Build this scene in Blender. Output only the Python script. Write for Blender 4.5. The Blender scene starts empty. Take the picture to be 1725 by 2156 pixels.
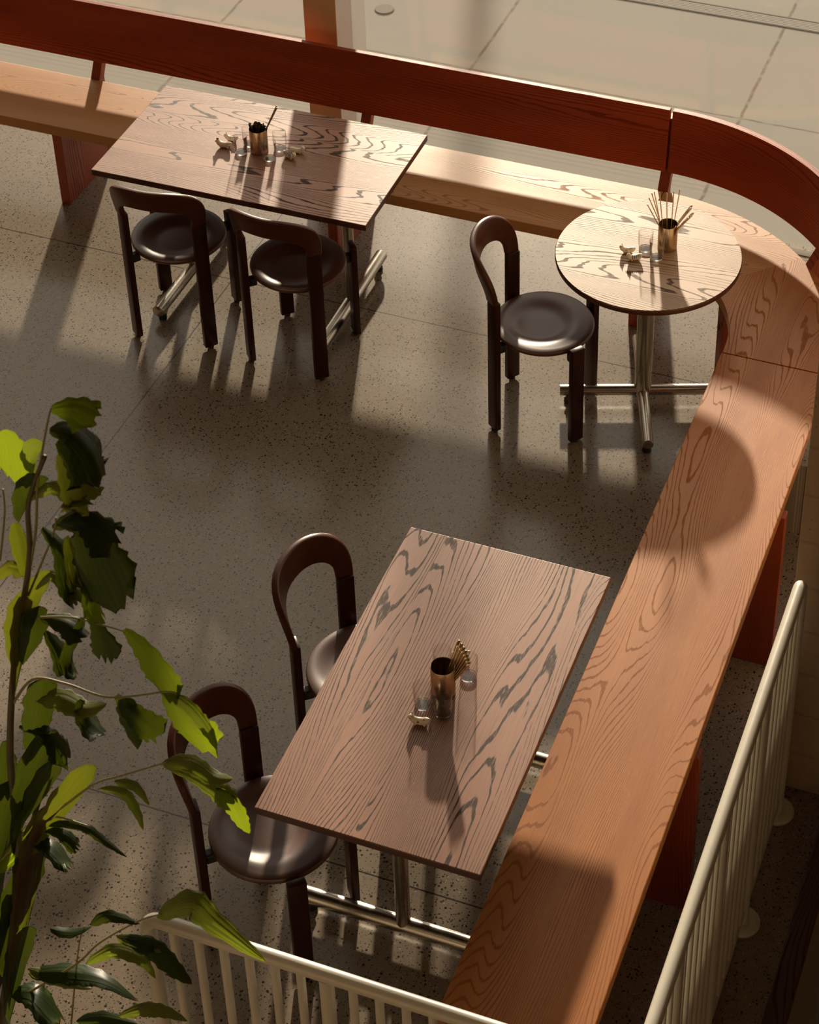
import bpy, bmesh, math, random
from mathutils import Vector, Matrix
random.seed(7)
S = bpy.context.scene
COL = S.collection

# ------------------------------------------------------------------ camera
F_PX, PITCH, YAW, ROLL, CH = 4475.786, 0.622802, -0.364706, -0.0153277, 5.638146
CX, CY = 118.85, -607.06
IW, IH = 1725.0, 2156.0
_cy, _sy, _cp, _sp = math.cos(YAW), math.sin(YAW), math.cos(PITCH), math.sin(PITCH)
FW = Vector((_sy*_cp, _cy*_cp, -_sp)); _r = Vector((_cy, -_sy, 0)); _u = _r.cross(FW)
RT = math.cos(ROLL)*_r + math.sin(ROLL)*_u
UP = -math.sin(ROLL)*_r + math.cos(ROLL)*_u
cam_d = bpy.data.cameras.new('camera'); cam = bpy.data.objects.new('camera', cam_d); COL.objects.link(cam)
m = Matrix((RT, UP, -FW)).transposed().to_4x4(); m.translation = Vector((0, 0, CH)); cam.matrix_world = m
cam_d.sensor_fit = 'VERTICAL'; cam_d.sensor_height = 36.0; cam_d.sensor_width = 36.0*IW/IH
cam_d.lens = F_PX*36.0/IH
cam_d.shift_x = -CX/IH; cam_d.shift_y = CY/IH
cam_d.clip_start = 0.05; cam_d.clip_end = 200
cam_d.dof.use_dof = True; cam_d.dof.focus_distance = 7.4; cam_d.dof.aperture_fstop = 9.0
S.camera = cam
# ------------------------------------------------------------------ world, sun, exposure
W = bpy.data.worlds.new('world'); S.world = W; W.use_nodes = True
nt = W.node_tree; nt.nodes.clear()
bg = nt.nodes.new('ShaderNodeBackground'); out = nt.nodes.new('ShaderNodeOutputWorld')
bg.inputs['Color'].default_value = (0.90, 0.80, 0.66, 1); bg.inputs['Strength'].default_value = 1.4
nt.links.new(bg.outputs[0], out.inputs[0])
AZ, TAN = math.radians(-71.5), 0.29
sd = Vector((math.cos(AZ), math.sin(AZ), -TAN)).normalized()
sun_d = bpy.data.lights.new('sun', 'SUN'); sun = bpy.data.objects.new('sun', sun_d); COL.objects.link(sun)
sun.rotation_euler = sd.to_track_quat('-Z', 'Y').to_euler(); sun.location = (-6, 20, 6)
sun_d.energy = 8.5; sun_d.angle = math.radians(1.7); sun_d.color = (1.0, 0.85, 0.65)
S.view_settings.view_transform = 'Standard'; S.view_settings.look = 'None'
S.view_settings.gamma = 1.0; S.view_settings.use_curve_mapping = False
S.view_settings.exposure = 0.0

# ------------------------------------------------------------------ node helpers
def newmat(name):
    mt = bpy.data.materials.new(name); mt.use_nodes = True
    t = mt.node_tree; b = t.nodes['Principled BSDF']
    return mt, t, b
class N:
    def __init__(s, t): s.t = t
    def put(s, sock, v):
        if isinstance(v, bpy.types.NodeSocket): s.t.links.new(v, sock)
        else:
            try: sock.default_value = v
            except Exception: sock.default_value = (v, v, v)
    def math(s, op, a, b=0.0, c=0.0, clamp=False):
        n = s.t.nodes.new('ShaderNodeMath'); n.operation = op; n.use_clamp = clamp
        s.put(n.inputs[0], a); s.put(n.inputs[1], b); s.put(n.inputs[2], c); return n.outputs[0]
    def vec(s, x, y, z):
        n = s.t.nodes.new('ShaderNodeCombineXYZ')
        s.put(n.inputs[0], x); s.put(n.inputs[1], y); s.put(n.inputs[2], z); return n.outputs[0]
    def sep(s, v):
        n = s.t.nodes.new('ShaderNodeSeparateXYZ'); s.put(n.inputs[0], v); return n.outputs
    def noise(s, v, scale=1.0, detail=2.0, rough=0.5, dist=0.0):
        n = s.t.nodes.new('ShaderNodeTexNoise'); s.put(n.inputs['Vector'], v)
        n.inputs['Scale'].default_value = scale; n.inputs['Detail'].default_value = detail
        n.inputs['Roughness'].default_value = rough; n.inputs['Distortion'].default_value = dist
        return n.outputs[0]
    def voro(s, v, scale):
        n = s.t.nodes.new('ShaderNodeTexVoronoi'); s.put(n.inputs['Vector'], v); n.inputs['Scale'].default_value = scale
        return n.outputs['Distance'], n.outputs['Color']
    def step(s, v, a, b):
        n = s.t.nodes.new('ShaderNodeMapRange'); n.interpolation_type = 'SMOOTHSTEP'
        s.put(n.inputs[0], v); s.put(n.inputs[1], a); s.put(n.inputs[2], b)
        n.inputs[3].default_value = 0; n.inputs[4].default_value = 1; return n.outputs[0]
    def mix(s, f, a, b):
        n = s.t.nodes.new('ShaderNodeMix'); n.data_type = 'RGBA'
        s.put(n.inputs[0], f)
        for sock, v in ((n.inputs[6], a), (n.inputs[7], b)):
            if isinstance(v, bpy.types.NodeSocket): s.t.links.new(v, sock)
            else: sock.default_value = (*v, 1)
        return n.outputs[2]
    def coord(s, kind='Object'):
        return s.t.nodes.new('ShaderNodeTexCoord').outputs[kind]
    def bump(s, h, strength, dist=0.001):
        n = s.t.nodes.new('ShaderNodeBump'); s.put(n.inputs['Height'], h)
        n.inputs['Strength'].default_value = strength; n.inputs['Distance'].default_value = dist; return n.outputs[0]

def wood(name, base, dark, tone, axis='x', rings=70, warp=5.0, line=0.62, rough=0.33, coord='Object',
         seed=0.0, plank=0.0, along=0.55, spec=0.5, coat=0.0, flat=False):
    """oak with cathedral grain; axis = direction of the grain"""
    mt, t, b = newmat(name); n = N(t)
    o = n.sep(n.coord(coord))
    if axis == 'x': g, c, h = o[0], o[1], o[2]
    elif axis == 'y': g, c, h = o[1], o[0], o[2]
    else: g, c, h = o[2], o[0], o[1]
    c2 = n.math('ADD', c, n.math('MULTIPLY', h, 0.83))
    off = seed
    if plank > 0:
        pid = n.math('FLOOR', n.math('DIVIDE', n.math('ADD', c, 5.03), plank))
        off = n.math('ADD', n.math('MULTIPLY', pid, 7.31), seed)
    n1 = n.noise(n.vec(n.math('MULTIPLY', g, along), n.math('MULTIPLY', c2, 4.2), off), 1.0, 1.2, 0.4)
    n2 = n.noise(n.vec(n.math('MULTIPLY', g, 7), n.math('MULTIPLY', c2, 38), off), 1.0, 2, 0.5)
    v = n.math('ADD', n.math('MULTIPLY', c2, rings*1.15), n.math('MULTIPLY', n1, 15*warp))
    v = n.math('ADD', v, n.math('MULTIPLY', n2, 0.8))
    ring = n.math('PINGPONG', v, 0.5)
    # vary line weight
    wv = n.noise(n.vec(n.math('MULTIPLY', g, 2.0), n.math('MULTIPLY', c2, 9), seed+4), 1.0, 1, 0.5)
    lo = n.math('SUBTRACT', 0.455, n.math('MULTIPLY', wv, 0.22))
    ln = n.step(ring, lo, n.math('ADD', lo, 0.09))
    pore = n.noise(n.vec(n.math('MULTIPLY', g, 26), n.math('MULTIPLY', c2, 520), off), 1.0, 2, 0.6)
    fib = n.noise(n.vec(n.math('MULTIPLY', g, 7), n.math('MULTIPLY', c2, 210), off), 1.0, 2, 0.6)
    ln = n.math('MULTIPLY', ln, n.step(pore, 0.26, 0.46))
    broad = n.noise(n.vec(n.math('MULTIPLY', g, 1.3), n.math('MULTIPLY', c2, 7), seed+9), 1.0, 2, 0.5)
    col = n.mix(n.step(broad, 0.3, 0.7), base, tone)
    col = n.mix(n.math('MULTIPLY', n.step(fib, 0.45, 0.75), 0.28), col, dark)
    col = n.mix(n.math('MULTIPLY', ln, line), col, dark)
    t.links.new(col, b.inputs['Base Color'])
    b.inputs['Coat Weight'].default_value = coat; b.inputs['Coat Roughness'].default_value = 0.12
    if flat: ln = 0.0
    t.links.new(n.math('ADD', n.math('MULTIPLY', ln, 0.25), rough), b.inputs['Roughness'])
    t.links.new(n.math('SUBTRACT', spec, n.math('MULTIPLY', ln, spec*0.7)), b.inputs['Specular IOR Level'])
    return mt

def plain(name, col, rough=0.5, metal=0.0, var=0.06, scale=30, spec=0.5, aniso=None):
    mt, t, b = newmat(name); n = N(t)
    nz = n.noise(n.coord(), scale, 3, 0.6)
    c2 = tuple(max(0, x*(1-var*2)) for x in col)
    t.links.new(n.mix(nz, c2, tuple(min(1, x*(1+var)) for x in col)), b.inputs['Base Color'])
    r = n.math('ADD', n.math('MULTIPLY', nz, 0.08), rough-0.04)
    t.links.new(r, b.inputs['Roughness']); b.inputs['Metallic'].default_value = metal
    b.inputs['Specular IOR Level'].default_value = spec
    return mt

# ------------------------------------------------------------------ materials
M = {}
M['table_x'] = wood('stained_oak_tabletop', (0.37, 0.180, 0.115), (0.045, 0.019, 0.010), (0.31, 0.145, 0.090), 'x', 80, 3.6, 1.0, 0.34, seed=3.0, spec=.6, plank=0.345)
M['table_y'] = wood('stained_oak_tabletop_long', (0.37, 0.180, 0.115), (0.045, 0.019, 0.010), (0.31, 0.145, 0.090), 'y', 80, 3.0, 1.0, 0.34, seed=11.0, spec=.7, plank=0.172)
M['table_r'] = wood('oak_tabletop_round', (0.40, 0.245, 0.135), (0.085, 0.038, 0.016), (0.34, 0.195, 0.10), 'x', 72, 3.4, 1.0, 0.34, seed=21.0, spec=.6)
M['table_edge'] = plain('dark_table_edge', (0.075, 0.022, 0.010), 0.35, var=.2)
M['seat_x'] = wood('oiled_oak_seat', (0.50, 0.235, 0.075), (0.22, 0.075, 0.018), (0.43, 0.185, 0.055), 'x', 78, 4.0, 0.55, 0.36, seed=31.0, spec=.5)
M['seat_y'] = wood('oiled_oak_seat_long', (0.45, 0.170, 0.040), (0.17, 0.046, 0.010), (0.38, 0.130, 0.028), 'y', 80, 4.0, 0.55, 0.36, seed=44.0, spec=.45)
M['rest_x'] = wood('red_oak_backrest', (0.33, 0.048, 0.009), (0.085, 0.009, 0.002), (0.25, 0.032, 0.006), 'x', 90, 1.5, 0.6, 0.34, seed=51.0, along=.35, spec=.35)
M['rest_uv'] = wood('red_oak_bent_backrest', (0.32, 0.044, 0.009), (0.09, 0.009, 0.003), (0.24, 0.030, 0.006), 'x', 90, 1.7, 0.5, 0.34, coord='UV', seed=61.0, along=.4, spec=.35)
M['leg_z'] = wood('red_oak_support', (0.30, 0.050, 0.012), (0.08, 0.010, 0.003), (0.22, 0.033, 0.008), 'z', 90, 1.6, 0.5, 0.36, seed=71.0)
M['chair'] = wood('dark_stained_beech', (0.075, 0.019, 0.006), (0.034, 0.007, 0.003), (0.058, 0.014, 0.0045), 'y', 40, 2.0, 0.25, 0.32, seed=81.0, spec=.24, flat=True)
M['chair_seat'] = wood('dark_stained_beech_seat', (0.085, 0.025, 0.010), (0.040, 0.010, 0.005), (0.068, 0.019, 0.008), 'y', 40, 2.0, 0.35, 0.36, seed=83.0, spec=.75, flat=True)
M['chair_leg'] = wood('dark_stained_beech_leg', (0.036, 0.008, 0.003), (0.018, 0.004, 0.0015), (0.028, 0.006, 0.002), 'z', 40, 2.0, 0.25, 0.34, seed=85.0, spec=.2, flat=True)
M['black'] = plain('black_plastic', (0.012, 0.010, 0.009), 0.45)
M['steel'] = plain('brushed_steel', (0.47, 0.43, 0.37), 0.26, 1.0, 0.05, 80)
M['cup'] = plain('bronze_steel_cup', (0.52, 0.40, 0.27), 0.22, 1.0, 0.06, 60)
M['gold'] = plain('champagne_steel', (0.66, 0.52, 0.34), 0.20, 1.0, 0.05, 60)
M['spoonwood'] = plain('dark_cutlery', (0.025, 0.012, 0.008), 0.4)
M['chopwood'] = plain('wooden_chopstick', (0.24, 0.12, 0.045), 0.4)
M['white_paint'] = plain('cream_paint', (0.60, 0.56, 0.47), 0.30, 0.0, 0.04, 40)
M['ceramic'] = plain('cream_ceramic', (0.80, 0.72, 0.58), 0.15, 0.0, 0.02, 20)
M['red'] = plain('red_glaze', (0.45, 0.03, 0.02), 0.2)
M['orange'] = plain('orange_glaze', (0.60, 0.24, 0.05), 0.2)
M['blue'] = plain('dark_blue_glaze', (0.03, 0.04, 0.08), 0.2)
M['column_front'] = plain('bronze_column_paint', (0.52, 0.34, 0.19), 0.38, 0.1, 0.05, 8)
M['column_side'] = plain('grey_column_paint', (0.58, 0.54, 0.50), 0.5, 0.0, 0.03, 8)
M['ceiling'] = plain('ceiling_paint', (0.50, 0.43, 0.35), 0.8)
M['wallpaint'] = plain('warm_plaster', (0.42, 0.33, 0.24), 0.8)
M['ledge'] = wood('dark_wood_ledge', (0.07, 0.028, 0.014), (0.03, 0.012, 0.006), (0.06, 0.024, 0.012), 'y', 60, 3, 0.5, 0.5, seed=91.0)
M['drain_metal'] = plain('worn_drain_metal', (0.12, 0.11, 0.095), 0.8, spec=.1)
M['sill'] = plain('grey_threshold', (0.19, 0.175, 0.15), 0.8, spec=.1)
M['soil'] = plain('dark_soil', (0.03, 0.02, 0.012), 0.9, var=.3)
M['pot'] = plain('dark_clay_pot', (0.05, 0.04, 0.035), 0.6)

def glass_mat(name, tint=(1, 1, 1), edge=0.7, pw=3.0, f0=0.035):
    mt = bpy.data.materials.new(name); mt.use_nodes = True; t = mt.node_tree; t.nodes.clear()
    o = t.nodes.new('ShaderNodeOutputMaterial'); mx = t.nodes.new('ShaderNodeMixShader')
    tr = t.nodes.new('ShaderNodeBsdfTransparent'); gl = t.nodes.new('ShaderNodeBsdfGlossy'); lw = t.nodes.new('ShaderNodeLayerWeight'); fr = t.nodes.new('ShaderNodeMath'); fr.operation = 'POWER'; fr.inputs[1].default_value = pw; lw.inputs[0].default_value = 0.5; t.links.new(lw.outputs['Facing'], fr.inputs[0]); f2 = t.nodes.new('ShaderNodeMath'); f2.operation = 'MULTIPLY_ADD'; f2.inputs[1].default_value = edge; f2.inputs[2].default_value = f0; t.links.new(fr.outputs[0], f2.inputs[0]); fr = f2
    tr.inputs[0].default_value = (*tint, 1); gl.inputs['Roughness'].default_value = 0.02
    t.links.new(fr.outputs[0], mx.inputs[0]); t.links.new(tr.outputs[0], mx.inputs[1]); t.links.new(gl.outputs[0], mx.inputs[2])
    t.links.new(mx.outputs[0], o.inputs[0]); return mt
M['pane'] = glass_mat('window_glass', (0.97, 0.97, 0.96))
mt, t, b = newmat('tumbler_glass'); b.inputs['Transmission Weight'].default_value = 1.0
b.inputs['Roughness'].default_value = 0.0; b.inputs['IOR'].default_value = 1.45; b.inputs['Base Color'].default_value = (1, 1, 1, 1)
M['glass'] = glass_mat('clear_tumbler_glass', (1.0, 1.0, 1.0), 0.6, 3.2, 0.06)
M['glass_base'] = mt

# polished terrazzo floor
def terrazzo(name, base, joints=True):
    mt, t, b = newmat(name); n = N(t)
    co = n.coord(); o = n.sep(co)
    p2 = n.vec(o[0], o[1], 0.0)
    big = n.noise(p2, 0.9, 3, 0.6)
    fine = n.noise(p2, 45, 3, 0.6)
    col = n.mix(big, tuple(x*0.86 for x in base), tuple(x*1.10 for x in base))
    col = n.mix(n.math('MULTIPLY', n.step(fine, 0.35, 0.7), 0.25), col, tuple(x*0.6 for x in base))
    def chips(sc, thr, rad, c, col, seed, amt=1.0):
        d, cc = n.voro(n.vec(n.math('ADD', o[0], seed), n.math('ADD', o[1], n.math('MULTIPLY', fine, 0.004)), 0.0), sc)
        r = n.sep(cc)
        on = n.math('GREATER_THAN', r[0], thr)
        rr = n.math('ADD', n.math('MULTIPLY', r[1], rad*0.7), rad*0.45)
        dd = n.math('LESS_THAN', d, rr)
        return n.mix(n.math('MULTIPLY', n.math('MULTIPLY', on, dd), amt), col, c)
    col = chips(80, 0.50, 0.33, (0.012, 0.010, 0.009), col, 0.0, 0.95)
    col = chips(140, 0.50, 0.36, (0.025, 0.020, 0.016), col, 3.0, 0.8)
    col = chips(90, 0.86, 0.26, (0.50, 0.44, 0.36), col, 7.0, 0.5)
    if joints:
        j = None
        for k, (sock, pos) in enumerate(((o[1], 6.60), (o[1], 3.897), (o[0], -3.622), (o[0], -6.32), (o[1], 1.2))):
            dd = n.math('LESS_THAN', n.math('ABSOLUTE', n.math('SUBTRACT', sock, pos)), 0.0030)
            j = dd if j is None else n.math('MAXIMUM', j, dd)
        col = n.mix(n.math('MULTIPLY', j, 0.9), col, (0.012, 0.010, 0.008))
    t.links.new(col, b.inputs['Base Color'])
    r = n.math('ADD', n.math('MULTIPLY', big, 0.10), 0.17)
    t.links.new(r, b.inputs['Roughness']); b.inputs['Specular IOR Level'].default_value = 0.6
    return mt
M['floor'] = terrazzo('polished_terrazzo', (0.230, 0.183, 0.133))
M['floor_low'] = terrazzo('polished_terrazzo_lower', (0.22, 0.17, 0.13), False)

# concrete paving outside
mt, t, b = newmat('pale_concrete_paving'); n = N(t); o = n.sep(n.coord()); p2 = n.vec(o[0], o[1], 0.0)
a1 = n.noise(p2, 1.1, 4, 0.6); a2 = n.noise(p2, 60, 3, 0.6)
col = n.mix(a1, (0.205, 0.193, 0.166), (0.245, 0.232, 0.203)); col = n.mix(n.math('MULTIPLY', a2, 0.2), col, (0.14, 0.125, 0.105))
wob = n.math('MULTIPLY', n.math('SUBTRACT', n.noise(p2, 9, 3, 0.6), 0.5), 0.016)
j = None
def jline(sock, pos, w):
    d = n.math('ABSOLUTE', n.math('ADD', n.math('SUBTRACT', sock, pos), wob))
    return n.math('SUBTRACT', 1.0, n.step(d, w*0.4, w*1.5))
for pos in (-1.845, -3.245, -4.645, -6.045, -0.445, -7.445):
    q = jline(o[0], pos, 0.0085); j = q if j is None else n.math('MAXIMUM', j, q)
for pos in (8.60, 10.6): j = n.math('MAXIMUM', j, jline(o[1], pos, 0.006))
st = n.math('MULTIPLY', j, n.step(n.noise(p2, 14, 2, 0.5), 0.2, 0.6))
col = n.mix(n.math('MULTIPLY', st, 0.7), col, (0.075, 0.05, 0.038))
# broomed band near the glass
band = n.math('MULTIPLY', n.step(o[1], 7.90, 7.96), n.math('SUBTRACT', 1.0, n.step(o[1], 8.22, 8.30)))
sa = n.math('PINGPONG', n.math('MULTIPLY', o[1], 28.0), 0.5)
col = n.mix(n.math('MULTIPLY', n.math('MULTIPLY', band, n.step(sa, 0.2, 0.45)), 0.35), col, (0.14, 0.12, 0.10))
t.links.new(col, b.inputs['Base Color']); b.inputs['Roughness'].default_value = 0.85; b.inputs['Specular IOR Level'].default_value = 0.2
t.links.new(n.bump(a2, 0.2, 0.001), b.inputs['Normal'])
M['paving'] = mt
# concrete block wall
mt, t, b = newmat('painted_concrete_block'); n = N(t); o = n.sep(n.coord())
cz = n.math('PINGPONG', n.math('ADD', o[2], 2.18), 0.1)     # courses of 0.2 m
jz = n.math('SUBTRACT', 1.0, n.step(cz, 0.003, 0.008))
nz = n.noise(n.coord(), 25, 3, 0.6); pit = n.noise(n.coord(), 120, 2, 0.5)
col = n.mix(nz, (0.30, 0.22, 0.14), (0.37, 0.28, 0.185)); col = n.mix(n.math('MULTIPLY', jz, 0.35), col, (0.17, 0.13, 0.09))
col = n.mix(n.step(pit, 0.68, 0.74), col, (0.14, 0.10, 0.07))
t.links.new(col, b.inputs['Base Color']); b.inputs['Roughness'].default_value = 0.7
t.links.new(n.bump(n.math('SUBTRACT', nz, jz), 0.5, 0.004), b.inputs['Normal'])
M['block'] = mt
# leaf
def leafmat(name, c1, c2, trans):
    mt = bpy.data.materials.new(name); mt.use_nodes = True; t = mt.node_tree; n = N(t)
    b = t.nodes['Principled BSDF']; o = n.sep(n.coord('UV'))
    stripe = n.math('PINGPONG', n.math('MULTIPLY', o[1], 9.0), 0.5)
    nz = n.noise(n.coord(), 14, 3, 0.6)
    col = n.mix(n.step(stripe, 0.1, 0.5), c1, c2); col = n.mix(n.math('MULTIPLY', nz, 0.35), col, tuple(x*0.5 for x in c1))
    edge = n.math('MULTIPLY', n.step(o[0], 0.93, 1.0), n.step(nz, 0.42, 0.6))
    col = n.mix(edge, col, (0.35, 0.09, 0.01))
    t.links.new(col, b.inputs['Base Color']); b.inputs['Roughness'].default_value = 0.42
    tl = t.nodes.new('ShaderNodeBsdfTranslucent'); t.links.new(n.mix(0.75, col, (0.50, 0.62, 0.02)), tl.inputs[0])
    mx = t.nodes.new('ShaderNodeMixShader'); mx.inputs[0].default_value = trans
    t.links.new(b.outputs[0], mx.inputs[1]); t.links.new(tl.outputs[0], mx.inputs[2])
    t.links.new(mx.outputs[0], t.nodes['Material Output'].inputs[0]); return mt
M['leaf'] = leafmat('palm_leaf_green', (0.018, 0.036, 0.006), (0.035, 0.062, 0.010), 0.09)
M['leaf_backlit'] = leafmat('palm_leaf_backlit', (0.05, 0.085, 0.010), (0.085, 0.13, 0.015), 0.55)  # lighter, more translucent copy of the leaf: backlight put into its colour
M['leaf_pale'] = leafmat('palm_leaf_pale', (0.16, 0.17, 0.06), (0.25, 0.26, 0.10), 0.35)
M['leaf_brown'] = leafmat('palm_leaf_brown', (0.10, 0.05, 0.018), (0.15, 0.075, 0.02), 0.25)
M['stem'] = plain('palm_stem', (0.085, 0.065, 0.025), 0.55, var=.3)
M['petiole'] = plain('palm_petiole', (0.22, 0.20, 0.07), 0.5, var=.2)

# ------------------------------------------------------------------ mesh helpers
def link(name, bm, mat, parent=None, smooth=False, loc=None):
    me = bpy.data.meshes.new(name)
    bmesh.ops.recalc_face_normals(bm, faces=bm.faces)
    bm.to_mesh(me); bm.free()
    for mm in (mat if isinstance(mat, (list, tuple)) else [mat]): me.materials.append(mm)
    if smooth:
        for p in me.polygons: p.use_smooth = True
    o = bpy.data.objects.new(name, me); COL.objects.link(o)
    if parent: o.parent = parent
    if loc: o.location = loc
    if smooth == 'auto':
        try: me.set_sharp_from_angle(angle=math.radians(40))
        except Exception: pass
    return o
def box(bm, x0, x1, y0, y1, z0, z1, bev=0.0, seg=2):
    r = bmesh.ops.create_cube(bm, size=1.0)
    vs = r['verts']
    bmesh.ops.scale(bm, vec=(x1-x0, y1-y0, z1-z0), verts=vs)
    bmesh.ops.translate(bm, vec=((x0+x1)/2, (y0+y1)/2, (z0+z1)/2), verts=vs)
    if bev:
        es = list({e for v in vs for e in v.link_edges})
        bmesh.ops.bevel(bm, geom=es, offset=bev, segments=seg, affect='EDGES', profile=0.5)
    return vs
def tube(bm, pts, rad, seg=16, caps=True):
    pts = [Vector(p) for p in pts]; n = len(pts)
    rad = rad if isinstance(rad, (list, tuple)) else [rad]*n
    t0 = (pts[1]-pts[0]).normalized(); ref = Vector((0, 0, 1)) if abs(t0.z) < .9 else Vector((1, 0, 0))
    u = t0.cross(ref).normalized(); rings = []
    for i in range(n):
        a = pts[max(i-1, 0)]; b_ = pts[min(i+1, n-1)]; tt = (b_-a).normalized()
        u = (u - tt*u.dot(tt)).normalized(); v = tt.cross(u)
        rings.append([bm.verts.new(pts[i]+rad[i]*(math.cos(2*math.pi*k/seg)*u+math.sin(2*math.pi*k/seg)*v)) for k in range(seg)])
    for i in range(n-1):
        for k in range(seg):
            bm.faces.new((rings[i][k], rings[i][(k+1) % seg], rings[i+1][(k+1) % seg], rings[i+1][k]))
    if caps:
        bm.faces.new(list(reversed(rings[0]))); bm.faces.new(rings[-1])
def lathe(bm, prof, seg=40, cx=0, cy=0, cz=0, closed=False):
    rings = []
    for r, z in prof:
        if r < 1e-6: rings.append([bm.verts.new((cx, cy, cz+z))])
        else: rings.append([bm.verts.new((cx+r*math.cos(2*math.pi*k/seg), cy+r*math.sin(2*math.pi*k/seg), cz+z)) for k in range(seg)])
    m_ = len(rings) if closed else len(rings)-1
    for i in range(m_):
        A, B = rings[i], rings[(i+1) % len(rings)]
        for k in range(seg):
            k2 = (k+1) % seg
            if len(A) == 1 and len(B) == 1: continue
            if len(A) == 1: bm.faces.new((A[0], B[k2], B[k]))
            elif len(B) == 1: bm.faces.new((A[k], A[k2], B[0]))
            else: bm.faces.new((A[k], A[k2], B[k2], B[k]))
def sphere(bm, c, r, sx=1, sy=1, sz=1, u=14, v=9):
    rr = bmesh.ops.create_uvsphere(bm, u_segments=u, v_segments=v, radius=r)
    bmesh.ops.scale(bm, vec=(sx, sy, sz), verts=rr['verts']); bmesh.ops.translate(bm, vec=c, verts=rr['verts'])
def prism(bm, pts, z0, z1, bev=0.0):
    lo = [bm.verts.new((x, y, z0)) for x, y in pts]; hi = [bm.verts.new((x, y, z1)) for x, y in pts]
    nn = len(pts); fs = []
    for i in range(nn): fs.append(bm.faces.new((lo[i], lo[(i+1) % nn], hi[(i+1) % nn], hi[i])))
    top = bm.faces.new(hi); bot = bm.faces.new(list(reversed(lo)))
    if bev:
        es = list({e for f in (top, bot) for e in f.edges})
        bmesh.ops.bevel(bm, geom=es, offset=bev, segments=2, affect='EDGES', profile=0.5)
    return top
def empty(name, loc, rz=0.0):
    o = bpy.data.objects.new(name, None); COL.objects.link(o); o.location = loc; o.rotation_euler = (0, 0, rz)
    o.empty_display_size = 0.1; return o
def tag(o, label, cat, group=None, kind=None):
    if label: o['label'] = label
    if cat: o['category'] = cat
    if group: o['group'] = group
    if kind: o['kind'] = kind
    return o
def struct(name, bm, mat, label=None, smooth=False):
    o = link(name, bm, mat, None, smooth); o['kind'] = 'structure'
    if label: o['label'] = label
    return o
def copy_tree(src, parent=None):
    c = src.copy(); COL.objects.link(c)
    if parent is not None: c.parent = parent
    for ch in list(src.children): copy_tree(ch, c)
    return c

# ------------------------------------------------------------------ the setting
GY = 7.62      # plane of the glass
LZ = -0.36     # lower level on the far side of the benches and railings
PX0 = -1.19    # edge of the raised platform under the side bench
bm = bmesh.new(); box(bm, -12, PX0, -3, GY+0.06, -0.5, 0.0); struct('floor', bm, M['floor'], 'polished terrazzo floor with dark chips and saw-cut joints')
bm = bmesh.new(); box(bm, PX0, -0.505, -3, 6.25, -3.2, LZ); struct('floor_lower', bm, M['floor_low'], 'dark terrazzo strip two steps down between the side bench and the stair')
bm = bmesh.new(); box(bm, PX0, 2.6, 6.25, GY+0.06, -0.5, 0.0); box(bm, -0.505, 2.6, 4.99, 6.25, -0.5, LZ); struct('floor_right', bm, M['floor'])
bm = bmesh.new(); box(bm, -0.505, 2.6, -3, 5.2, -3.2, -3.0); struct('floor_stairwell', bm, M['wallpaint'])
bm = bmesh.new(); box(bm, -0.777, 2.6, 4.99, 5.19, LZ, 6.8, 0.004); box(bm, -0.5, 2.6, 4.99, 5.19, -3.2, LZ); struct('wall_block', bm, M['block'], 'concrete block wall end beside the side bench')
bm = bmesh.new(); box(bm, 2.6, 2.75, -3, GY, -3.2, 6.8); struct('wall_right', bm, M['wallpaint'])
bm = bmesh.new(); box(bm, -12.15, -12, -3, GY, -0.2, 6.8); struct('wall_left', bm, M['wallpaint'])
bm = bmesh.new(); box(bm, -12.15, 2.75, -3.15, -3, -3.2, 6.8); struct('wall_back', bm, M['wallpaint'])
bm = bmesh.new(); box(bm, -12.15, 2.75, -3.15, GY+0.1, 6.8, 6.95); struct('ceiling', bm, M['ceiling'])
bm = bmesh.new(); box(bm, -12.15, 2.75, GY-0.05, GY+0.05, 5.9, 6.8); struct('wall_front', bm, M['column_side'])
bm = bmesh.new(); box(bm, -0.578, -0.505, 1.5, 4.99, LZ, LZ+0.05, 0.006); struct('trim_1', bm, M['ledge'], 'dark wooden ledge at the stair opening, lower right')
# paving outside
bm = bmesh.new(); box(bm, -30, 20, GY+0.06, 40, -0.2, 0.0); struct('sidewalk', bm, M['paving'], 'sunlit pale concrete paving outside the glass, with jointed slabs')
# column between the panes
t_ = empty('facade_column', (-3.525, 7.615, 0)); tag(t_, 'tall square steel column between panes behind the long backrest, bronze front and grey side', 'column')
bm = bmesh.new(); box(bm, -0.078, 0.078, -0.165, -0.157, 0, 6.8, 0.001); o_ = link('front_plate', bm, M['column_front'], t_); o_['label'] = 'bronze coloured face towards the room'
bm = bmesh.new(); box(bm, -0.075, 0.075, -0.157, 0.165, 0, 6.8, 0.003); link('shaft', bm, M['column_side'], t_)
for k, (xa, xb) in enumerate(((-12, -7.2), (-7.2, -3.60), (-3.45, 0.2), (0.2, 2.6))):
    bm = bmesh.new(); box(bm, xa, xb, GY-0.006, GY+0.006, 0.0, 5.9)
    w = struct('window_%d' % (k+1), bm, M['pane'])
    bm = bmesh.new(); box(bm, xa, xb, GY-0.02, GY+0.02, 0.0, 0.004); f_ = link('window_sill', bm, M['sill'], w)
    if k in (0, 2):
        bm = bmesh.new(); box(bm, xb-0.04, xb+0.04, GY-0.07, GY+0.07, 0, 5.9); link('window_mullion', bm, M['column_side'], w)

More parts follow.
